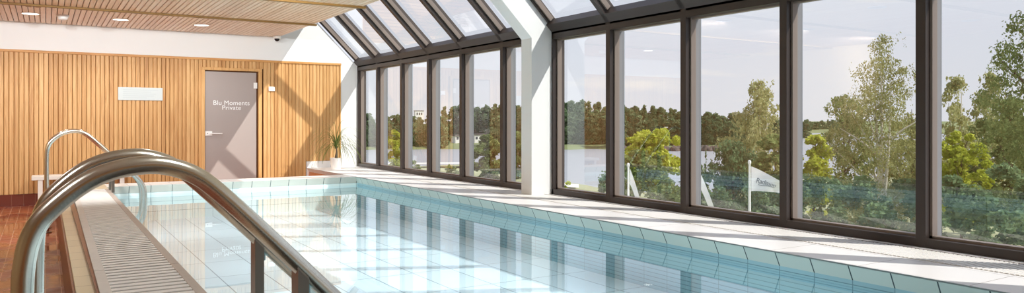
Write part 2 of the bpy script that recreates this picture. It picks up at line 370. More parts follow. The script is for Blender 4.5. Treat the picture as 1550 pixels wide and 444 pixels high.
# ------------------------------------------------------------------ windows and sloped glazing
MY = [12.095, 11.068, 10.075, 9.04, 7.958, None, 5.881, 4.831, 3.767, 2.70, 1.64, .58, -.48, -1.54, -2.6, -3.66, -4.72]
P0, P1 = 6.84, 7.05
edges = [DEP]+[y for y in MY if y is not None]
def slope(x_in, out):        # point on the 45 degree plane, x along room, out = distance outward
    return (x_in+out/math.sqrt(2), (GX+SPR-x_in)+out/math.sqrt(2))
TOPX = 3.90
def bay(n, ya, yb, jamb_far=False, jamb_near=True):
    """bay from ya (far) down to yb (near); carries the mullion on its near side and its share of sill and eaves beam"""
    m = MB()
    m.box(GX, GX+.16, yb, ya, LED, LED+.058)
    m.box(GX, GX+.16, yb, ya, SPR-.082, SPR)
    m.prism([slope(GX, 0), slope(GX-.075, 0), slope(GX-.075, .1), (GX+.16, SPR), (GX, SPR-.02)], yb, ya)
    if jamb_near:
        m.box(GX-.001, GX+.054, yb-.065, yb, LED, SPR)
        m.box(GX+.05, GX+.108, yb-.055, yb-.01, LED, SPR)
    if jamb_far: m.box(GX, GX+.16, ya-.03, ya, LED, SPR)
    w = m.build('window_%d' % n, M['frame'], kind='structure')
    ec = MB()
    if jamb_near: ec.box(GX+.106, GX+.19, yb-.068, yb+.003, LED, SPR)
    ec.box(GX+.106, GX+.17, yb, ya, LED-.03, LED+.05)
    ec.build('outer_cap', M['excap'], w)
    a = ya-(.03 if jamb_far else .065); b = yb
    s = MB(); t = .016
    s.box(GX+.052, GX+.112, b, b+t, LED+.058, SPR-.08).box(GX+.052, GX+.112, a-t, a, LED+.058, SPR-.08)
    s.box(GX+.052, GX+.112, b, a, LED+.058, LED+.058+t).box(GX+.06, GX+.112, b, a, SPR-.08-t, SPR-.08)
    s.build('sash', M['sash'], w)
    g = MB().quad((GX+.1, b+t, LED+.07), (GX+.1, a-t, LED+.07), (GX+.1, a-t, SPR-.09), (GX+.1, b+t, SPR-.09)).build('pane', M['glass'], w, fix=False)
    return w
def skybay(n, ya, yb, rafter=True, wallside=False):
    m = MB()
    if rafter:
        m.prism([slope(GX+.03, 0), slope(TOPX, 0), slope(TOPX, .055), slope(GX+.03, .055)], yb-.062, yb)
        m.prism([slope(GX, .05), slope(TOPX, .05), slope(TOPX, .16), slope(GX, .16)], yb-.05, yb-.012)
    if wallside: m.prism([slope(GX, .03), slope(TOPX, .03), slope(TOPX, .13), slope(GX, .13)], ya-.028, ya)
    m.prism([slope(TOPX+.06, 0), slope(TOPX, 0), slope(TOPX, .16), slope(TOPX+.06, .16)], yb, ya)
    w = m.build('window_%d' % n, M['frame'], kind='structure')
    a = ya-(.028 if wallside else .062); b = yb; t = .02
    s = MB()
    for q0, q1 in ((b, b+t), (a-t, a)): s.prism([slope(GX-.08, .05), slope(TOPX+.05, .05), slope(TOPX+.05, .105), slope(GX-.08, .105)], q0, q1)
    s.build('sash', M['sash'], w)
    x0, z0 = slope(GX-.06, .1); x1, z1 = slope(TOPX+.04, .1)
    MB().quad((x0, b+.01, z0), (x0, a-.01, z0), (x1, a-.01, z1), (x1, b+.01, z1)).build('pane', M['glass'], w, fix=False)
    return w
bays = []
far = [DEP, 12.095, 11.068, 10.075, 9.04, 7.958, P1]
near = [P0, 5.881, 4.831, 3.767, 2.70, 1.64, .66]
near2 = [.45, -.60, -1.65, -2.70, -3.75, -4.8]
n = 1
for seq in (far, near, near2):
    for i in range(len(seq)-1):
        last = i == len(seq)-2
        bay(n, seq[i], seq[i+1], jamb_far=(i == 0), jamb_near=not last); n += 1
        skybay(n, seq[i], seq[i+1], rafter=not last, wallside=(i == 0)); n += 1
def portal(ya, yb, label, xin=4.573):
    k = xin+.929+EYE   # inner slope line
    po = [(xin, LED), (GX+.16, LED), (GX+.16, SPR+.06), slope(TOPX-.35, .11), (3.45, k-3.45), (xin, k-xin)]
    o = MB().prism(po, ya, yb).build('portal_frame', M['white'])
    return tag(o, label, 'column')
portal(P0, P1, 'white bent portal column between the far and near rows of windows')
po = portal(.45, .66, 'second white portal column further along the window wall, beside the photographer'); 

# ------------------------------------------------------------------ ledge, pool, rims
RX = 3.90; FY = 10.55; LX = .655
led = MB()
led.prism([(RX, LED), (RX+.06, LED-.10), (RX+.06, .0), (GX+.16, .0), (GX+.16, LED)], YN, DEP-.001)
ledge = led.build('window_ledge', M['ledgetile'], kind='structure')
MB().box(RX+.04, RX+.06, 10.9, DEP-.013, 0, LED-.006).build('riser_tile', M['terraside'], ledge)
# ribbed convector strip along the windows
gm = MB(); y = YN
while y < 12.6:
    gm.box(4.385, 4.735, y, y+.016, LED+.001, LED+.005); y += .026
gm.build('convector_grille', M['grille'], ledge)
MB().box(4.38, 4.74, YN, 12.6, LED-.002, LED+.0015).build('grille_tray', plain('grille_tray', (196, 190, 184), .6), ledge)
MB().box(4.738, 4.752, YN, 12.6, LED-.002, LED+.0065).build('grille_edge', plain('grille_edge', (120, 108, 100), .6), ledge)
# far rim strip
frm = MB().prism([(FY, LED), (FY+.06, LED-.10), (FY+.06, 0), (11.06, 0), (11.06, LED)], LX, RX+.004, 'X')
frm.build('pool_rim', M['rimwhite'], kind='structure')
# undercut grip tile of right and far rim
ZB = .322
rt = MB()
rt.quad((RX, YN, LED-.004), (RX, FY, LED-.004), (RX+.045, FY+.045, ZB), (RX+.045, YN, ZB))
rf = MB().quad((LX, FY, LED-.004), (RX, FY, LED-.004), (RX+.045, FY+.045, ZB), (LX, FY+.045, ZB))
PB = -.045
bas = MB()
bas.quad((LX, YN, PB), (RX+.045, YN, PB), (RX+.045, FY+.045, PB), (LX, FY+.045, PB))
basin = bas.build('pool_basin', M['pooltile'], kind='structure')
rt.build('grip_tile', M['rimtile'], basin); rf.build('grip_tile', M['rimtilefar'], basin)
MB().quad((RX+.045, YN, PB), (RX+.045, FY+.045, PB), (RX+.045, FY+.045, ZB), (RX+.045, YN, ZB)).build('right_wall_tile', M['walltile'], basin)
MB().quad((LX, FY+.045, PB), (RX+.045, FY+.045, PB), (RX+.045, FY+.045, ZB), (LX, FY+.045, ZB)).build('far_wall_tile', tiled('far_wall_tile', (222, 236, 232), (130, 160, 164), (.2525, 0, .125), (3.68, 0, .322), .006, .3, .03), basin)
MB().quad((LX, YN, PB), (LX, FY+.045, PB), (LX, FY+.045, LED-.03), (LX, YN, LED-.03)).build('left_wall_tile', M['pooltile'], basin)
MB().box(RX-.002, RX+.006, YN, FY+.004, LED-.006, LED+.0012).build('rim_edge', plain('rim_edge', (112, 124, 122), .4), basin)
w = MB().quad((LX+.001, YN, WAT), (RX+.044, YN, WAT), (RX+.044, FY+.044, WAT), (LX+.001, FY+.044, WAT)).build('pool_water', M['water'], fix=False)
tag(w, 'still clear turquoise water filling the tiled swimming pool', 'water', kind='stuff')
# left kerb: cream tile strip, overflow channel below the grates
MB().box(.13, .25, YN, 11.06, 0, LED-.035, .004).box(.13, LX, 10.32, 11.06, 0, LED, .004).build('cream_kerb', M['cream'], kind='structure')
MB().box(.118, .1295, YN, 11.06, 0, LED-.05).build('kerb_side', M['browntile'], kind='structure')
MB().box(.213, .2495, YN, 10.3, LED-.034, LED-.012).build('kerb_lip', M['browntile'], kind='structure')
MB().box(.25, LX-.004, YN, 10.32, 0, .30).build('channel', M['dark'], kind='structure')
gl = ['far short section of weathered slatted pool grate ending at the far handrail', 'second section of weathered slatted pool grate, beside the far half of the pool',
      'long middle section of weathered slatted pool grate left of the pool', 'nearest section of weathered slatted pool grate in the foreground']
gy = [10.30, 9.12, 7.27, 4.66, 2.05]
for k in range(4):
    y1, y0 = gy[k], gy[k+1]+.008
    root = empty('pool_grate', (.45, (y0+y1)/2, LED), gl[k], 'grate', 'slatted grates over the overflow channel')
    cy = (y0+y1)/2
    def lx(y): return .222+.0075*(y-4)
    s = MB(); y = y0+.006
    while y+.05 < y1:
        s.box(lx(y)+.045-.45, LX-.04-.45, y-cy, y+.054-cy, -.035, -.002); y += .084
    s.build('slats', M['grate'], root)
    MB().prism([(lx(y0)-.45, y0-cy), (lx(y0)+.05-.45, y0-cy), (lx(y1)+.05-.45, y1-cy), (lx(y1)-.45, y1-cy)], -.05, 0, 'Z').build('edge_board', M['grateboard'], root)
    MB().box(LX-.044-.45, LX+.004-.45, y0-cy, y1-cy, -.05, 0, .004).build('edge_board', M['grateboarddark'], root)

# ------------------------------------------------------------------ handrails
prof = [(-.042, -EYE), (-.042, -.80), (-.042, -.47), (-.037, -.33), (-.014, -.248), (.035, -.190), (.096, -.143), (.16, -.118), (.23, -.110), (.285, -.119), (.335, -.141), (.385, -.180),
        (.49, -.284), (.62, -.418), (.75, -.552), (.85, -.655), (.905, -.725), (.937, -.81), (.945, -.92), (.945, -1.10), (.945, -1.78)]
path = smooth_path([(a, 0, b+EYE) for a, b in prof], 5)
def handrail(x, y, label, group, lean=0.):
    root = empty('pool_handrail', (x, y, 0), label, 'handrail', group)
    MB().tube(path, .0235, 20).build('rail_tube', M['steel'], root, smooth=True)
    MB().prism([(.594, LED), (.624, LED), (.624, .800), (.594, .832)], -.03, .035).build('post', M['steelmatte'], root)
    MB().lathe([(.05, 0), (.05, .008), (.03, .014), (.024, .014)], (-.042, 0, 0), 24).build('floor_flange', M['steelmatte'], root, smooth=True)
    MB().box(.624, .634, -.012, .016, .755, .79, .003).build('clip', plain('clip_steel', (150, 176, 180), .4, 1), root)
    return root
handrail(-.004, 2.07, 'large bent steel handrail nearest the camera, lower of the close pair', 'handrails at the near steps')
handrail(.016, 2.65, 'large bent steel handrail just behind the nearest one, upper of the close pair', 'handrails at the near steps')
handrail(.055, 9.72, 'slim distant steel handrail at the far steps, nearer of the far pair', 'handrails at the far steps')
handrail(.055, 10.13, 'slim distant steel handrail at the far end of the grate, rearmost', 'handrails at the far steps')

# ------------------------------------------------------------------ bench, plaque, switches, ceiling fittings
b = empty('wall_bench', (.47, 12.62, 0), 'white slatted bench standing against the timber wall behind the handrails', 'bench')
for k in range(3): MB().box(-.635, .635, -.2+k*.125, -.2+k*.125+.11, .405, .462, .006).build('seat_slat', M['benchwood'], b)
for sx in (-.53, .5):
    for sy in (-.16, .12): MB().box(sx-.03, sx+.03, sy-.03, sy+.03, 0, .405, .004).build('leg', M['benchwood'], b)
    MB().box(sx-.02, sx+.02, -.13, .09, .33, .40).build('rail', M['benchwood'], b)
pl = empty('wall_plaque', (1.272, DEP-.016, 1.674), 'pale rectangular notice plaque with faint lines on the timber wall', 'sign')
MB().box(-.316, .316, 0, .014, -.102, .102, .003).build('panel', M['plaque'], pl)
tx = MB()
for k, wd in enumerate((.50, .40, .47, .44, .34)): tx.box(-.25, -.25+wd, -.0012, 0, .062-k*.031-.004, .062-k*.031+.004)
tx.build('text_lines', M['plaquetext'], pl)
sw = empty('wall_switch', (3.30, DEP-.022, 1.80), 'small square white control box on the timber right of the door', 'switch')
MB().box(-.052, .052, 0, .02, -.038, .038, .005).build('case', M['plastic'], sw); MB().box(-.03, .03, -.004, .001, -.016, .022, .002).build('button', M['plastic'], sw)
cam = empty('dome_camera', (3.34, 12.80, CEIL), 'white dome security camera with black lens at the ceiling corner', 'camera')
MB().lathe([(.06, .004), (.062, -.035), (.055, -.05), (.05, -.05)], seg=28).build('housing', M['plastic'], cam, smooth=True)
MB().lathe([(.044, -.05), (.042, -.066), (.032, -.082), (.017, -.092), (0, -.095)], seg=24).build('lens_dome', M['black'], cam, smooth=True)
sd = empty('smoke_detector', (.205, 11.87, CEIL), 'round white smoke detector between the two leftmost ceiling spotlights', 'smoke detector')
MB().lathe([(.075, 0), (.075, -.022), (.066, -.028), (.062, -.028)], seg=32).build('base', M['plastic'], sd, smooth=True)
MB().lathe([(.058, -.028), (.06, -.05), (.05, -.064), (.02, -.07), (0, -.07)], seg=32).build('dome', M['plastic'], sd, smooth=True)
def downlight(x, y, label, power, seen=True, tilt=0., size=150):  # visible fittings, and added fill lights where seen is False
    t = empty('ceiling_or_fill_light', (x, y, CEIL), label, 'ceiling light', 'recessed downlights in the timber ceiling')
    MB().lathe([(.112, .002), (.115, -.004), (.105, -.008), (.098, -.004), (.098, .002)], seg=40).build('ring', M['plastic'], t, smooth=True)
    MB().lathe([(.098, -.003), (.0, -.003)], seg=40).build('diffuser', M['lamp'] if seen else M['plastic'], t)
    L = bpy.data.lights.new('ceiling_or_fill_lamp', 'SPOT'); L.energy = power; L.spot_size = R(size); L.spot_blend = .6; L.shadow_soft_size = .09 if seen else .035; L.color = (.95, .98, 1)
    lo = bpy.data.objects.new('ceiling_or_fill_lamp', L); COL.objects.link(lo); lo.location = (0, 0, -.03); lo.parent = t; lo.rotation_euler = (R(tilt), 0, 0)
    return t
PW = 45
downlight(-.169, 11.93, 'bright round ceiling downlight left of the smoke detector', PW)
downlight(.915, 11.95, 'bright round ceiling downlight right of the smoke detector, above the plaque', PW)
downlight(2.0, 11.98, 'bright round ceiling downlight nearest the dome camera, above the door', PW)
downlight(-.60, 11.38, 'ceiling downlight cut by the left edge of the view', PW*.5)
for y in (5.5, 1.5, -2.5):  # added rows out of view, general fill for the room
    for x in (-1.4, .9):
        downlight(x, y, 'added unseen fill light in the ceiling rows over the near half of the pool hall', 60, False)
for y in (8.0, 5.6, 3.2):  # added out of view to brighten the pool floor
    downlight(2.3, y, 'added unseen fill light brightening the pool floor from straight above the water', 230, False, 0, 78)
for x in (-2.2, -.3, 1.6):  # added out of view, tilted to lift the end wall
    downlight(x, 7.4, 'added unseen fill light turned towards the timber end wall', 330, False, 78, 125)
va = empty('ceiling_sensor', (-.11, 11.22, CEIL), 'pair of faint square vent patches in the ceiling left of the smoke detector', 'vent')
for dx in (-.07, .035): MB().box(dx-.03, dx+.03, -.03, .03, -.004, .001).build('patch', plain('vent_patch', (196, 160, 128), .6), va)

# potted ponytail palm on the ledge corner
pt = empty('potted_palm', (4.24, 12.40, LED), 'spindly palm with thin drooping leaves in a white pot on the ledge corner', 'potted plant')
MB().lathe([(.07, 0), (.085, .02), (.105, .18), (.11, .195), (.098, .195), (.095, .175)], seg=28).build('pot', M['pot'], pt, smooth=True)
MB().lathe([(.095, .175), (0, .18)], seg=20).build('soil', M['bark'], pt)
MB().tube([(0, 0, .18), (.01, 0, .30), (.0, .0, .40)], [.03, .016, .012], 10).build('stem', M['bark'], pt, smooth=True)
lf = MB()
for k in range(120):
    a = random.uniform(0, 2*math.pi); L = random.uniform(.35, .85); up = random.uniform(.35, 1.45)
    d = Vector((math.cos(a), math.sin(a)*.7, 0)); side = Vector((-math.sin(a), math.cos(a), 0)); P = Vector((0, 0, random.uniform(.34, .42))); vel = d*math.cos(up)+Vector((0, 0, math.sin(up)))
    pts = []
    for j in range(9):
        pts.append(P.copy()); P = P+vel*(L/8); vel = (vel+Vector((0, 0, -.40))).normalized()
        if P.z < .03: P.z = .03
    vs = []
    for j, q in enumerate(pts):
        wd = .0045*(1-(j/8)**2*.8); vs += [q-side*wd, q+side*wd]
    lf.add(vs, [(2*j, 2*j+1, 2*j+3, 2*j+2) for j in range(8)])
lf.build('leaves', M['leafplant'], pt, fix=False)

# ------------------------------------------------------------------ outdoors
def at(deg, r): a = R(deg); return r*math.sin(a), r*math.cos(a)
def shore(d):
    ks = [(8, 100), (20, 106), (28, 108), (33, 97), (36.5, 72), (41, 64), (46, 62), (52, 80), (60, 95), (85, 95)]
    for (a, ra), (b_, rb) in zip(ks, ks[1:]):
        if a <= d <= b_: t = (d-a)/(b_-a); return ra+(rb-ra)*t*t*(3-2*t)
    return 95
def gz(r): return EYE-6.2+3.0*math.exp(-max(0, r-7)/9.)
vs, fs = [], []; nr = 26; ds = [8+1.*k for k in range(78)]
for d in ds:
    rs = shore(d)
    for j in range(nr):
        r = 7+(rs-7)*j/(nr-3) if j < nr-2 else rs+(2.5 if j == nr-2 else 7)
        z = gz(r)+(0 if j >= nr-2 else .25*math.sin(r*.21+d*.3)*min(1, r/30.)) if j < nr-2 else EYE-6.5-(1.2 if j == nr-2 else 2.5)
        x, y = at(d, r)
        if x < GX+.4 and j < nr-2: x = max(x, GX+.4)
        vs.append((x, y, z))
for a in range(len(ds)-1):
    for j in range(nr-1): fs.append((a*nr+j, a*nr+j+1, (a+1)*nr+j+1, (a+1)*nr+j))
MB().add(vs, fs).build('ground', M['lawn'], smooth=True, kind='structure')
pa = MB(); vs = []
for k in range(25):
    d = 17+k*.85; r = shore(d)-6
    for q in (0, 3.5): vs.append((*at(d, r+q), EYE-6.2+.28+.1))
pa.add(vs, [(2*k, 2*k+1, 2*k+3, 2*k+2) for k in range(24)]).build('path', M['path'], kind='structure')
lk = MB(); vs = []
for k in range(30):
    d = -5+k*3.5
    for r in (45, 1500): vs.append((*at(d, r), EYE-8.))
lk.add(vs, [(2*k, 2*k+1, 2*k+3, 2*k+2) for k in range(29)])
tag(lk.build('lake_water', M['lake']), 'pale grey lake stretching between the near bank and the forest', 'lake', kind='stuff')
def bank(name, d0, d1, r0, r1, z0, z1, m):
    vs = []; n = 24
    for k in range(n+1):
        d = d0+(d1-d0)*k/n; rr = r0*(1+.03*math.sin(d*1.7))
        vs += [(*at(d, rr), EYE-8.1), (*at(d, rr+8), EYE+z0), (*at(d, r1), EYE+z1)]
    MB().add(vs, [f for k in range(n) for f in ((3*k, 3*k+1, 3*k+4, 3*k+3), (3*k+1, 3*k+2, 3*k+5, 3*k+4))]).build(name, m, smooth=True, kind='structure')
bank('far_bank', 8, 51, 212, 420, -7.0, -2, M['farbank'])
bank('distant_bank', 50, 75, 560, 800, -7, 0, M['farbank'])

# trees: crown mesh of many small leaf cards + trunk
def leaves(centers, radii, per, size, flat=.0, squash=1.):
    C_ = np.repeat(np.asarray(centers), per, axis=0); Rr = np.repeat(np.asarray(radii), per)
    n = len(C_); v = rng.normal(size=(n, 3)); v /= np.linalg.norm(v, axis=1)[:, None]
    u = rng.uniform(.35, 1, n)**.6
    P = C_+v*(Rr*u)[:, None]*np.array([1, 1, squash])
    return P
def cards(name, P, size, mat, parent, jitter=.4, droop=0.):
    n = len(P); a = rng.normal(size=(n, 3)); a[:, 2] *= .6; a /= np.linalg.norm(a, axis=1)[:, None]
    if droop: a = a*(1-droop)+np.array([0, 0, -1.])*droop
    b = rng.normal(size=(n, 3)); b -= a*(a*b).sum(1)[:, None]; b /= np.linalg.norm(b, axis=1)[:, None]
    s = size*rng.uniform(1-jitter, 1+jitter, n)[:, None]
    a = a*s; b = b*s*.62
    V = np.stack([P-a, P-b*.9, P+a, P+b*.9], 1).reshape(-1, 3).astype(np.float32)
    me = bpy.data.meshes.new(name); me.vertices.add(n*4); me.vertices.foreach_set('co', V.ravel())
    me.loops.add(n*4); me.loops.foreach_set('vertex_index', np.arange(n*4, dtype=np.int32))
    me.polygons.add(n); me.polygons.foreach_set('loop_start', np.arange(0, n*4, 4, dtype=np.int32))
    me.update(calc_edges=True); me.validate(); me.materials.append(mat)
    o = bpy.data.objects.new(name, me); COL.objects.link(o); o.parent = parent; return o
def clumps(n, rx, ry, z0, z1, prof, shell=.75):
    """clump centres filling an outline prof(t) -> 0..1 of the radius, t = height fraction"""
    out = []
    while len(out) < n:
        t = random.random(); a = random.uniform(0, 2*math.pi); q = random.uniform(.0, 1)**(.5 if random.random() < shell else 1)
        k = prof(t)
        if random.random() > .25+.75*k: continue
        out.append((math.cos(a)*rx*q*k, math.sin(a)*ry*q*k, z0+(z1-z0)*t))
    return out
round_p = lambda t: math.sqrt(max(.03, 1-(2*t-1)**2))
cone_p = lambda t: max(.05, (1-t)**.8)*min(1, t*6+.3)
birch_p = lambda t: max(.06, min(1, (1.02-t)*1.9)**.8*(.75+.25*min(1, t*3)))
def tree(name, loc, H, rx, mat, label, cat='tree', group=None, prof=round_p, z0f=.25, nc=60, per=60, size=.12, cr=.22, bark='bark', ry=None, strands=0, trunk=True, stems=1, squash=.8, cats=True, gap=0):
    root = empty(name, loc, label, cat, group)
    ry = ry or rx
    cs = clumps(nc, rx, ry, H*z0f, H*.97, prof)
    rad = [random.uniform(.6, 1.25)*cr*rx for _ in cs]
    P = leaves(cs, rad, int(per*(1.4 if cats and trunk is not None else 1)), size, squash=squash)
    if strands:
        st = []
        for c in cs:
            for _ in range(strands):
                o = np.array(c)+rng.normal(size=3)*cr*rx*np.array([.8, .8, .5]); L = random.uniform(.25, .7)*cr*rx*3
                m = int(6+L*9); t = np.linspace(0, 1, m)[:, None]
                st.append(o+t*np.array([rng.normal()*.05, rng.normal()*.05, -L])+rng.normal(size=(m, 3))*.05)
        P = np.concatenate([P]+st)
    P[:, 2] = np.maximum(P[:, 2], .05)
    cards('crown', P, size, mat, root, droop=.5 if strands else 0.)
    if trunk:
        tb = MB()
        for s in range(stems):
            dx, dy = (random.uniform(-.25, .25)*rx, random.uniform(-.25, .25)*rx) if stems > 1 else (random.uniform(-.08, .08)*rx, 0)
            top = H*(.92 if stems == 1 else random.uniform(.7, .93)); tr = .011*H+.02
            pts = [(0, 0, -.3), (dx*.25, dy*.25, top*.3), (dx*.7+.05, dy*.7, top*.65), (dx, dy, top)]
            tb.tube(smooth_path(pts, 4), [tr*(1-.85*i/12) for i in range(13)], 8)
        for c in random.sample(cs, min(len(cs), 16 if H < 20 else 6)):
            zb = max(H*.15, c[2]-.25*H*random.uniform(.4, 1)); tb.tube([(0, 0, zb), (c[0]*.5, c[1]*.5, (zb+c[2])/2+.1), c], [.006*H, .004*H, .0015*H], 5)
        tb.build('trunk', M[bark], root, smooth=True)
    return root
def pos(px, zc):      # place on the bank in a given direction and forward distance from the terrace
    th = math.atan((px-775)/1120.)+R(YAW); r = zc/math.cos(th-R(YAW)); return r*math.sin(th), r*math.cos(th), r
def stand(px, zc, ytop):
    """ground position and the height needed for a crown top seen at image height ytop"""
    x, y, r = pos(px, zc); g = gz(r)-.05; top = EYE+(184-ytop)/1120.*zc
    return (x, y, g), top-g
# --- far shore forest
protos = []
for k in range(7):
    conif = k in (2, 5)
    t = tree('shore_tree', (0, 0, -500), 14, 2.6 if conif else 3.6, M['leafdark'], 'tree of the dense olive green forest lining the far lake shore', 'tree', 'forest trees on the far shore', cone_p if conif else round_p, .0, 110, 40, .38, .24, trunk=True, squash=.9)
    protos.append(t)
used = set()
cnt = 0
def forest_top(px):
    ks = [(520, 172), (600, 174), (640, 177), (665, 164), (700, 160), (740, 158), (790, 155), (850, 153), (880, 154), (920, 158), (960, 161), (1000, 163), (1040, 166), (1080, 173), (1130, 174), (1190, 176)]
    for (a, ya), (b_, yb) in zip(ks, ks[1:]):
        if a <= px <= b_: return ya+(yb-ya)*(px-a)/(b_-a)
    return 172
def place_far(px, zc, ztop_px, base, sc_xy=1.):
    global cnt
    k = random.randrange(7); src = protos[k]
    t = src if k not in used else copy_tree(src); used.add(k)
    th = math.atan((px-775)/1120.)+R(YAW); r = zc/math.cos(th-R(YAW))
    H = (184-ztop_px)/1120.*zc-base
    t.location = (r*math.sin(th), r*math.cos(th), EYE+base); s = H/14; t.scale = (s*sc_xy, s*sc_xy, s); t.rotation_euler = (0, 0, random.uniform(0, 6.28)); cnt += 1
px = 520
while px < 1195:
    if not 680 < px < 748: place_far(px, *((random.uniform(222, 226), forest_top(px)+random.uniform(6, 18), -7.2) if 835 < px < 925 else (random.uniform(213, 219), forest_top(px)+random.uniform(8, 22), -7.9)), 1.15)
    px += random.uniform(9, 15)
px = 518
while px < 1195:
    place_far(px, random.uniform(236, 250), forest_top(px)+random.uniform(-3, 6), -6.8); px += random.uniform(10, 16)
px = 522
while px < 1195:
    place_far(px, random.uniform(262, 280), forest_top(px)+random.uniform(-2, 4), -6.); px += random.uniform(13, 19)
px = 1196
while px < 1290:
    place_far(px, random.uniform(520, 560), 182+random.uniform(-2, 3), -7.2, 1.5); px += random.uniform(6, 10)
for px in (1212, 1220, 1206): place_far(px, 330, 181+random.uniform(0, 4), -7.5, 1.1)
for t in list(protos):
    if t.location.z < -400:
        for ch in list(t.children): bpy.data.objects.remove(ch)
        bpy.data.objects.remove(t)

# --- trees on the near bank
def T(px, zc, ytop, wpx, mat, label, **kw):
    loc, H = stand(px, zc, ytop); return tree(kw.pop('name', 'leafy_tree'), loc, H, wpx/2/1120.*zc, M[mat], label, **kw)
T(1335, 36, 46, 150, 'leafolive', 'tall silver birch with white stems and drooping leaves right of the flag', name='birch_tree', prof=birch_p, z0f=.04, nc=230, per=42, size=.06, cr=.15, bark='birchbark', strands=7, stems=4)
T(1150, 52, 119, 112, 'leafolive', 'olive green birch rising above the lettered flag', name='birch_tree', prof=birch_p, z0f=.06, nc=150, per=60, size=.11, cr=.18, bark='birchbark', strands=5, stems=2)
T(1110, 46, 214, 92, 'leafshade', 'dark weeping tree leaning over the lake left of the lettered flag', name='willow_tree', z0f=.06, nc=70, per=50, size=.12, cr=.24, strands=5)
T(1172, 40, 205, 80, 'leafmid', 'bushy yellow green tree behind the lettered flag', z0f=.05, nc=70, per=60, size=.12, cr=.24)
T(988, 50, 191, 94, 'leaflime', 'bright lime green round tree standing before the lake, middle window', name='maple_tree', z0f=.28, nc=80, per=70, size=.14, cr=.22)
T(975, 44, 228, 130, 'leafmid', 'broad green bush under the lime green round tree', name='leafy_bush', cat='bush', z0f=.0, nc=90, per=60, size=.12, cr=.2, trunk=False)
T(1052, 48, 250, 70, 'leafmid', 'small leafy bush at the lake edge left of the weeping tree', name='leafy_bush', cat='bush', z0f=.0, nc=50, per=60, size=.12, cr=.26, trunk=False)
T(1232, 40, 203, 66, 'leaflime', 'lime green young tree at the left edge of the birch window', name='maple_tree', z0f=.1, nc=60, per=60, size=.12, cr=.24)
T(1278, 42, 128, 96, 'leafmid', 'grey green slender tree just left of the tall birch', z0f=.05, prof=birch_p, nc=90, per=55, size=.11, cr=.2, strands=3)
T(1380, 44, 150, 90, 'leafolive', 'loose olive tree close behind the tall birch on its right', z0f=.05, nc=80, per=50, size=.11, cr=.22, strands=3)
T(1455, 34, 198, 90, 'leaflime', 'yellow green feathery tree at lower left of the last window', name='maple_tree', z0f=.2, nc=80, per=60, size=.10, cr=.2)
T(1448, 50, 112, 80, 'leafolive', 'thin topped birch at the left of the last window', name='birch_tree', prof=birch_p, z0f=.05, nc=90, per=50, size=.12, cr=.2, bark='birchbark', strands=3, stems=2)
T(1500, 52, 104, 90, 'leafolive', 'thin topped birch in the middle of the last window', name='birch_tree', prof=birch_p, z0f=.05, nc=100, per=50, size=.12, cr=.2, bark='birchbark', strands=3, stems=2)
T(1530, 40, 150, 120, 'leafmid', 'dense mid green tree low at the right edge', z0f=.05, nc=110, per=60, size=.11, cr=.2)
T(1592, 26, -90, 190, 'leafmid', 'large dark tree reaching in from the right edge with hanging top branches', prof=birch_p, z0f=.2, nc=230, per=90, size=.058, cr=.15, strands=7)
for px, zc, yt, wd, mt, lb in ((1240, 30, 262, 90, 'leafshade', 'dark green hedge shrub under the lime green young tree'), (1310, 27, 268, 110, 'leafshade', 'dark green hedge shrub at the foot of the tall birch'),
        (1375, 28, 262, 90, 'leafshade', 'dark green hedge shrub right of the birch foot'), (1450, 24, 258, 110, 'leafshade', 'dark green hedge shrub below the yellow green feathery tree'),
        (1530, 22, 250, 130, 'leafshade', 'dark green hedge shrub in the lower right corner of the last window'), (1165, 33, 268, 90, 'leafshade', 'dark green hedge shrub behind the lettered flag pole'),
        (1085, 36, 285, 80, 'leafshade', 'low dark shrub between the partly hidden flag and the lettered flag'), (1010, 34, 276, 70, 'leafmid', 'low green shrub right of the first flag pole')):
    T(px, zc, yt, wd, mt, lb, name='hedge_shrub', cat='bush', z0f=0., nc=60, per=70, size=.085, cr=.24, trunk=False)
T(738, 78, 204, 52, 'leafmid', 'round yellow green tree by the path, right of the white houses', z0f=.02, nc=70, per=60, size=.2, cr=.25)
T(784, 78, 200, 42, 'leafmid', 'green tree half hidden behind the white portal column', z0f=.02, nc=60, per=60, size=.2, cr=.25)
T(600, 84, 196, 26, 'leaflime', 'narrow yellow green tree in the second window from the back wall', z0f=.02, nc=50, per=50, size=.2, cr=.3)
T(628, 70, 238, 12, 'leafmid', 'small sapling in the third window from the back wall', name='leafy_bush', cat='bush', z0f=.02, nc=24, per=40, size=.16, cr=.35)
T(682, 72, 251, 22, 'leafmid', 'low shrub at the path in the fourth window', name='leafy_bush', cat='bush', z0f=.0, nc=24, per=40, size=.16, cr=.3, trunk=False)
T(920, 40, 258, 34, 'leafshade', 'clipped dark hedge at the right edge of the first window past the column', name='hedge_shrub', cat='bush', z0f=0., nc=40, per=60, size=.11, cr=.3, trunk=False)
T(862, 34, 274, 34, 'leaflime', 'low yellow flowering plants at the sill, first window past the column', name='flowering_shrub', cat='bush', z0f=0., nc=30, per=30, size=.07, cr=.3, trunk=False)

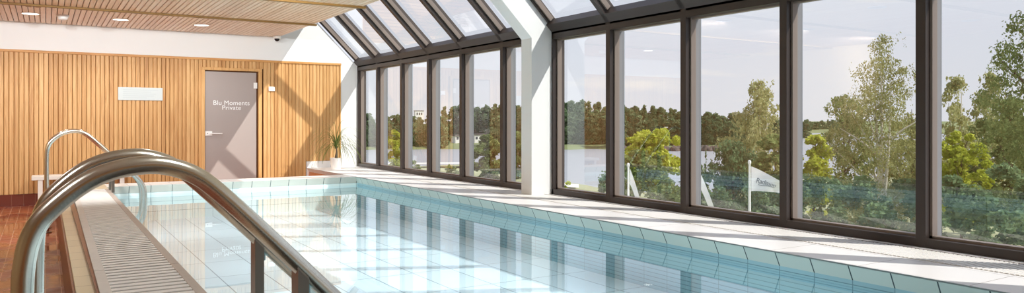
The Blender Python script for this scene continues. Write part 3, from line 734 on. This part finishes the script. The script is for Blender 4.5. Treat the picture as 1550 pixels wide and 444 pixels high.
# --- flags
def flagpole(px, zc, ytop, label, w, drop, yaw, words=None, fold=1.):
    x, y, r = pos(px, zc); g = gz(r); top = EYE+(184-ytop)/1120.*zc
    root = empty('flagpole', (x, y, g), label, 'flag', 'white flags below the hotel')
    H = top-g
    MB().tube([(0, 0, -.2), (0, 0, H*.5), (0, 0, H)], [.05, .042, .03], 12).build('pole', M['pole'], root, smooth=True)
    MB().lathe([(0, H+.07), (.04, H+.05), (.05, H), (.04, H-.05), (0, H-.07)], seg=14).build('finial', M['pole'], root, smooth=True)
    nx, nz = 22, 12; vs = []; e = Vector((math.cos(yaw), math.sin(yaw), 0)); q = Vector((-e.y, e.x, 0))
    def fp(u, v):    # u along the fly, v down the hoist
        hang = 1-(.64 if words else .30)*u
        z = H-.12-drop[0]*u**1.15-v*(drop[1]*hang)
        o = e*(w*u*(1-.12*v*u)+.05)+q*(.10*math.sin(u*7+v*2)*u*fold); return Vector((o.x, o.y, z))
    for i in range(nx+1):
        for j in range(nz+1): vs.append(fp(i/nx, j/nz))
    fl = MB().add(vs, [(i*(nz+1)+j, (i+1)*(nz+1)+j, (i+1)*(nz+1)+j+1, i*(nz+1)+j+1) for i in range(nx) for j in range(nz)]).build('flag', M['flag'], root, smooth=True, fix=False)
    if words:
        tmp = text_mesh('lettering', words, 1., M['flagink'], fl, Matrix.Identity(4), shear=.35, ext=0, align='LEFT', space=.9)
        me = tmp.data; bm = bmesh.new(); bm.from_mesh(me); bmesh.ops.subdivide_edges(bm, edges=bm.edges[:], cuts=1); bm.to_mesh(me); bm.free()
        x1 = max(v.co.x for v in me.vertices)
        for v in me.vertices:
            u = .12+.62*v.co.x/x1; t = .66-.36*v.co.y-.06*u
            p_ = fp(u, t); v.co = p_-q*(.012 if True else 0)
        un = MB(); vv = []
        for k in range(13):
            u = .20+.5*k/12
            for t in (.70, .73): vv.append(fp(u, t-.06*u+.02*math.sin(k*.6))-q*.012)
        un.add(vv, [(2*k, 2*k+1, 2*k+3, 2*k+2) for k in range(12)]).build('underline', M['flagink'], fl, fix=False)
    return root
fy = -R(YAW)
flagpole(1134.5, 22, 246, 'white flag with dark lettering flying from a white pole', .98, (.52, .74), fy-.25, 'Radisson')
flagpole(951, 24, 250, 'furled white flag hanging against its white pole, leftmost of the flags', .42, (1.3, .5), fy-.2, None, .5)
flagpole(1055, 23, 252, 'furled white flag half hidden behind a window mullion, middle of the flags', .52, (1.3, .5), fy-.2, None, .5)

# --- lamp post, houses, breakwater on the far shore
x, y, r = pos(1006, 205)
lp = empty('street_lamp', (x, y, EYE-7.2), 'slender grey lamp post on the far shore before the forest', 'lamp post')
MB().tube([(0, 0, 0), (0, 0, 5.6)], .10, 8).build('pole', M['sash'], lp); MB().box(-.1, 1.1, -.12, .12, 5.5, 5.65).build('lamp_head', M['pole'], lp)
for px, zc, wpx, ht, lb in ((693, 231, 14, 1.2, 'small white house at the far shore, left of the two'), (727, 233, 25, 1.5, 'low white house partly behind the round tree, right of the two')):
    x, y, r = pos(px, zc); hh = empty('lake_house', (x, y, EYE-6.9), lb, 'house', rz=-R(YAW)+.4); w2 = wpx/1120*zc/2; base = 1.2
    MB().box(-w2, w2, -2, 2, -.6, base+ht).build('walls', M['house'], hh); MB().box(-w2-.3, w2+.3, -2.3, 2.3, base+ht, base+ht+.35).build('roof', M['houseroof'], hh)
    for k in range(2 if wpx < 20 else 4):
        cx = -w2+(k+.5)*2*w2/(2 if wpx < 20 else 4); MB().box(cx-.35, cx+.35, -2.05, -1.95, base+.1, base+.9).build('house_window', M['housewin'], hh)
x, y, r = pos(634, 330)
bl = empty('apartment_block', (x, y, EYE-2), 'small white block rising over the forest in the far left windows', 'building', rz=-R(YAW)+.3)
MB().box(-1.9, 1.9, -1.6, 1.6, -4, 6.6).build('walls', M['house'], bl); MB().box(-2, 2, -1.7, 1.7, 6.6, 6.85).build('roof', M['houseroof'], bl)
for k in range(3): MB().box(-1.3+k*1.0, -.75+k*1.0, -1.63, -1.55, 4.9, 5.9).build('house_window', M['housewin'], bl)
for k in range(34):
    px = 944+k*5.2; x, y, r = pos(px, 200+random.uniform(-2, 2)); s = random.uniform(.8, 1.4)
    bm = bmesh.new(); bmesh.ops.create_icosphere(bm, subdivisions=2, radius=1)
    for v in bm.verts: v.co *= random.uniform(.8, 1.15)
    o = MB().add([v.co[:] for v in bm.verts], [[v.index for v in f.verts] for f in bm.faces]).build('shore_boulder', M['rock']); bm.free()
    o.location = (x, y, EYE-7.75); o.scale = (s*.9, s*.8, s*1.0)
    tag(o, 'dark boulder in the breakwater at the foot of the far forest', 'rock', 'boulders along the far shore')

# ------------------------------------------------------------------ light, sky, camera
sun = bpy.data.lights.new('sun', 'SUN'); sun.energy = 5.2; sun.angle = R(.55); sun.color = (1, .97, .93)
so = bpy.data.objects.new('sun', sun); COL.objects.link(so)
so.rotation_euler = Vector((-.78, 1, -1.26)).to_track_quat('-Z', 'Y').to_euler(); so.location = (8, -6, 10)
wd = bpy.data.worlds.new('sky'); S.world = wd; wd.use_nodes = True; nt = wd.node_tree; nt.nodes.clear()
out = nt.nodes.new('ShaderNodeOutputWorld'); bg = nt.nodes.new('ShaderNodeBackground'); link(nt, bg.outputs[0], out.inputs[0])
tc = N(nt, 'ShaderNodeTexCoord'); sp = N(nt, 'ShaderNodeSeparateXYZ'); link(nt, tc.outputs['Generated'], sp.inputs[0])
r = N(nt, 'ShaderNodeValToRGB'); e = r.color_ramp.elements
e[0].position = 0; e[0].color = (.76, .775, .83, 1); e[1].position = 1; e[1].color = (.50, .60, .86, 1)
x = e.new(.12); x.color = (.73, .76, .85, 1); x = e.new(.3); x.color = (.68, .715, .83, 1)
link(nt, sp.outputs[2], r.inputs[0])
mp = N(nt, 'ShaderNodeMapping'); mp.inputs['Scale'].default_value = (2.2, 2.2, 13); link(nt, tc.outputs['Generated'], mp.inputs[0])
nz = N(nt, 'ShaderNodeTexNoise'); nz.inputs['Scale'].default_value = 2.3; nz.inputs['Detail'].default_value = 6; nz.inputs['Roughness'].default_value = .55; link(nt, mp.outputs[0], nz.inputs['Vector'])
cr = N(nt, 'ShaderNodeMapRange'); cr.inputs[1].default_value = .56; cr.inputs[2].default_value = .74; cr.inputs[3].default_value = 0; cr.inputs[4].default_value = .75; link(nt, nz.outputs['Fac'], cr.inputs[0])
mx = N(nt, 'ShaderNodeMixRGB'); mx.inputs[2].default_value = (.90, .88, .87, 1); link(nt, cr.outputs[0], mx.inputs[0]); link(nt, r.outputs[0], mx.inputs[1])
link(nt, mx.outputs[0], bg.inputs[0]); bg.inputs[1].default_value = 1.12

ca = bpy.data.cameras.new('camera'); co = bpy.data.objects.new('camera', ca); COL.objects.link(co); S.camera = co
co.location = (0, 0, EYE); co.rotation_euler = (R(90), 0, -R(YAW))
ca.sensor_fit = 'HORIZONTAL'; ca.sensor_width = 36; ca.lens = 36*1120/1550.; ca.shift_y = -38/1550.; ca.clip_start = .05; ca.clip_end = 3000
S.view_settings.view_transform = 'Standard'; S.view_settings.look = 'None'; S.view_settings.exposure = 0; S.view_settings.gamma = 1
c = S.cycles
c.max_bounces = 10; c.diffuse_bounces = 5; c.glossy_bounces = 5; c.transparent_max_bounces = 24; c.sample_clamp_indirect = 6; c.caustics_reflective = False; c.caustics_refractive = False
c.use_denoising = True
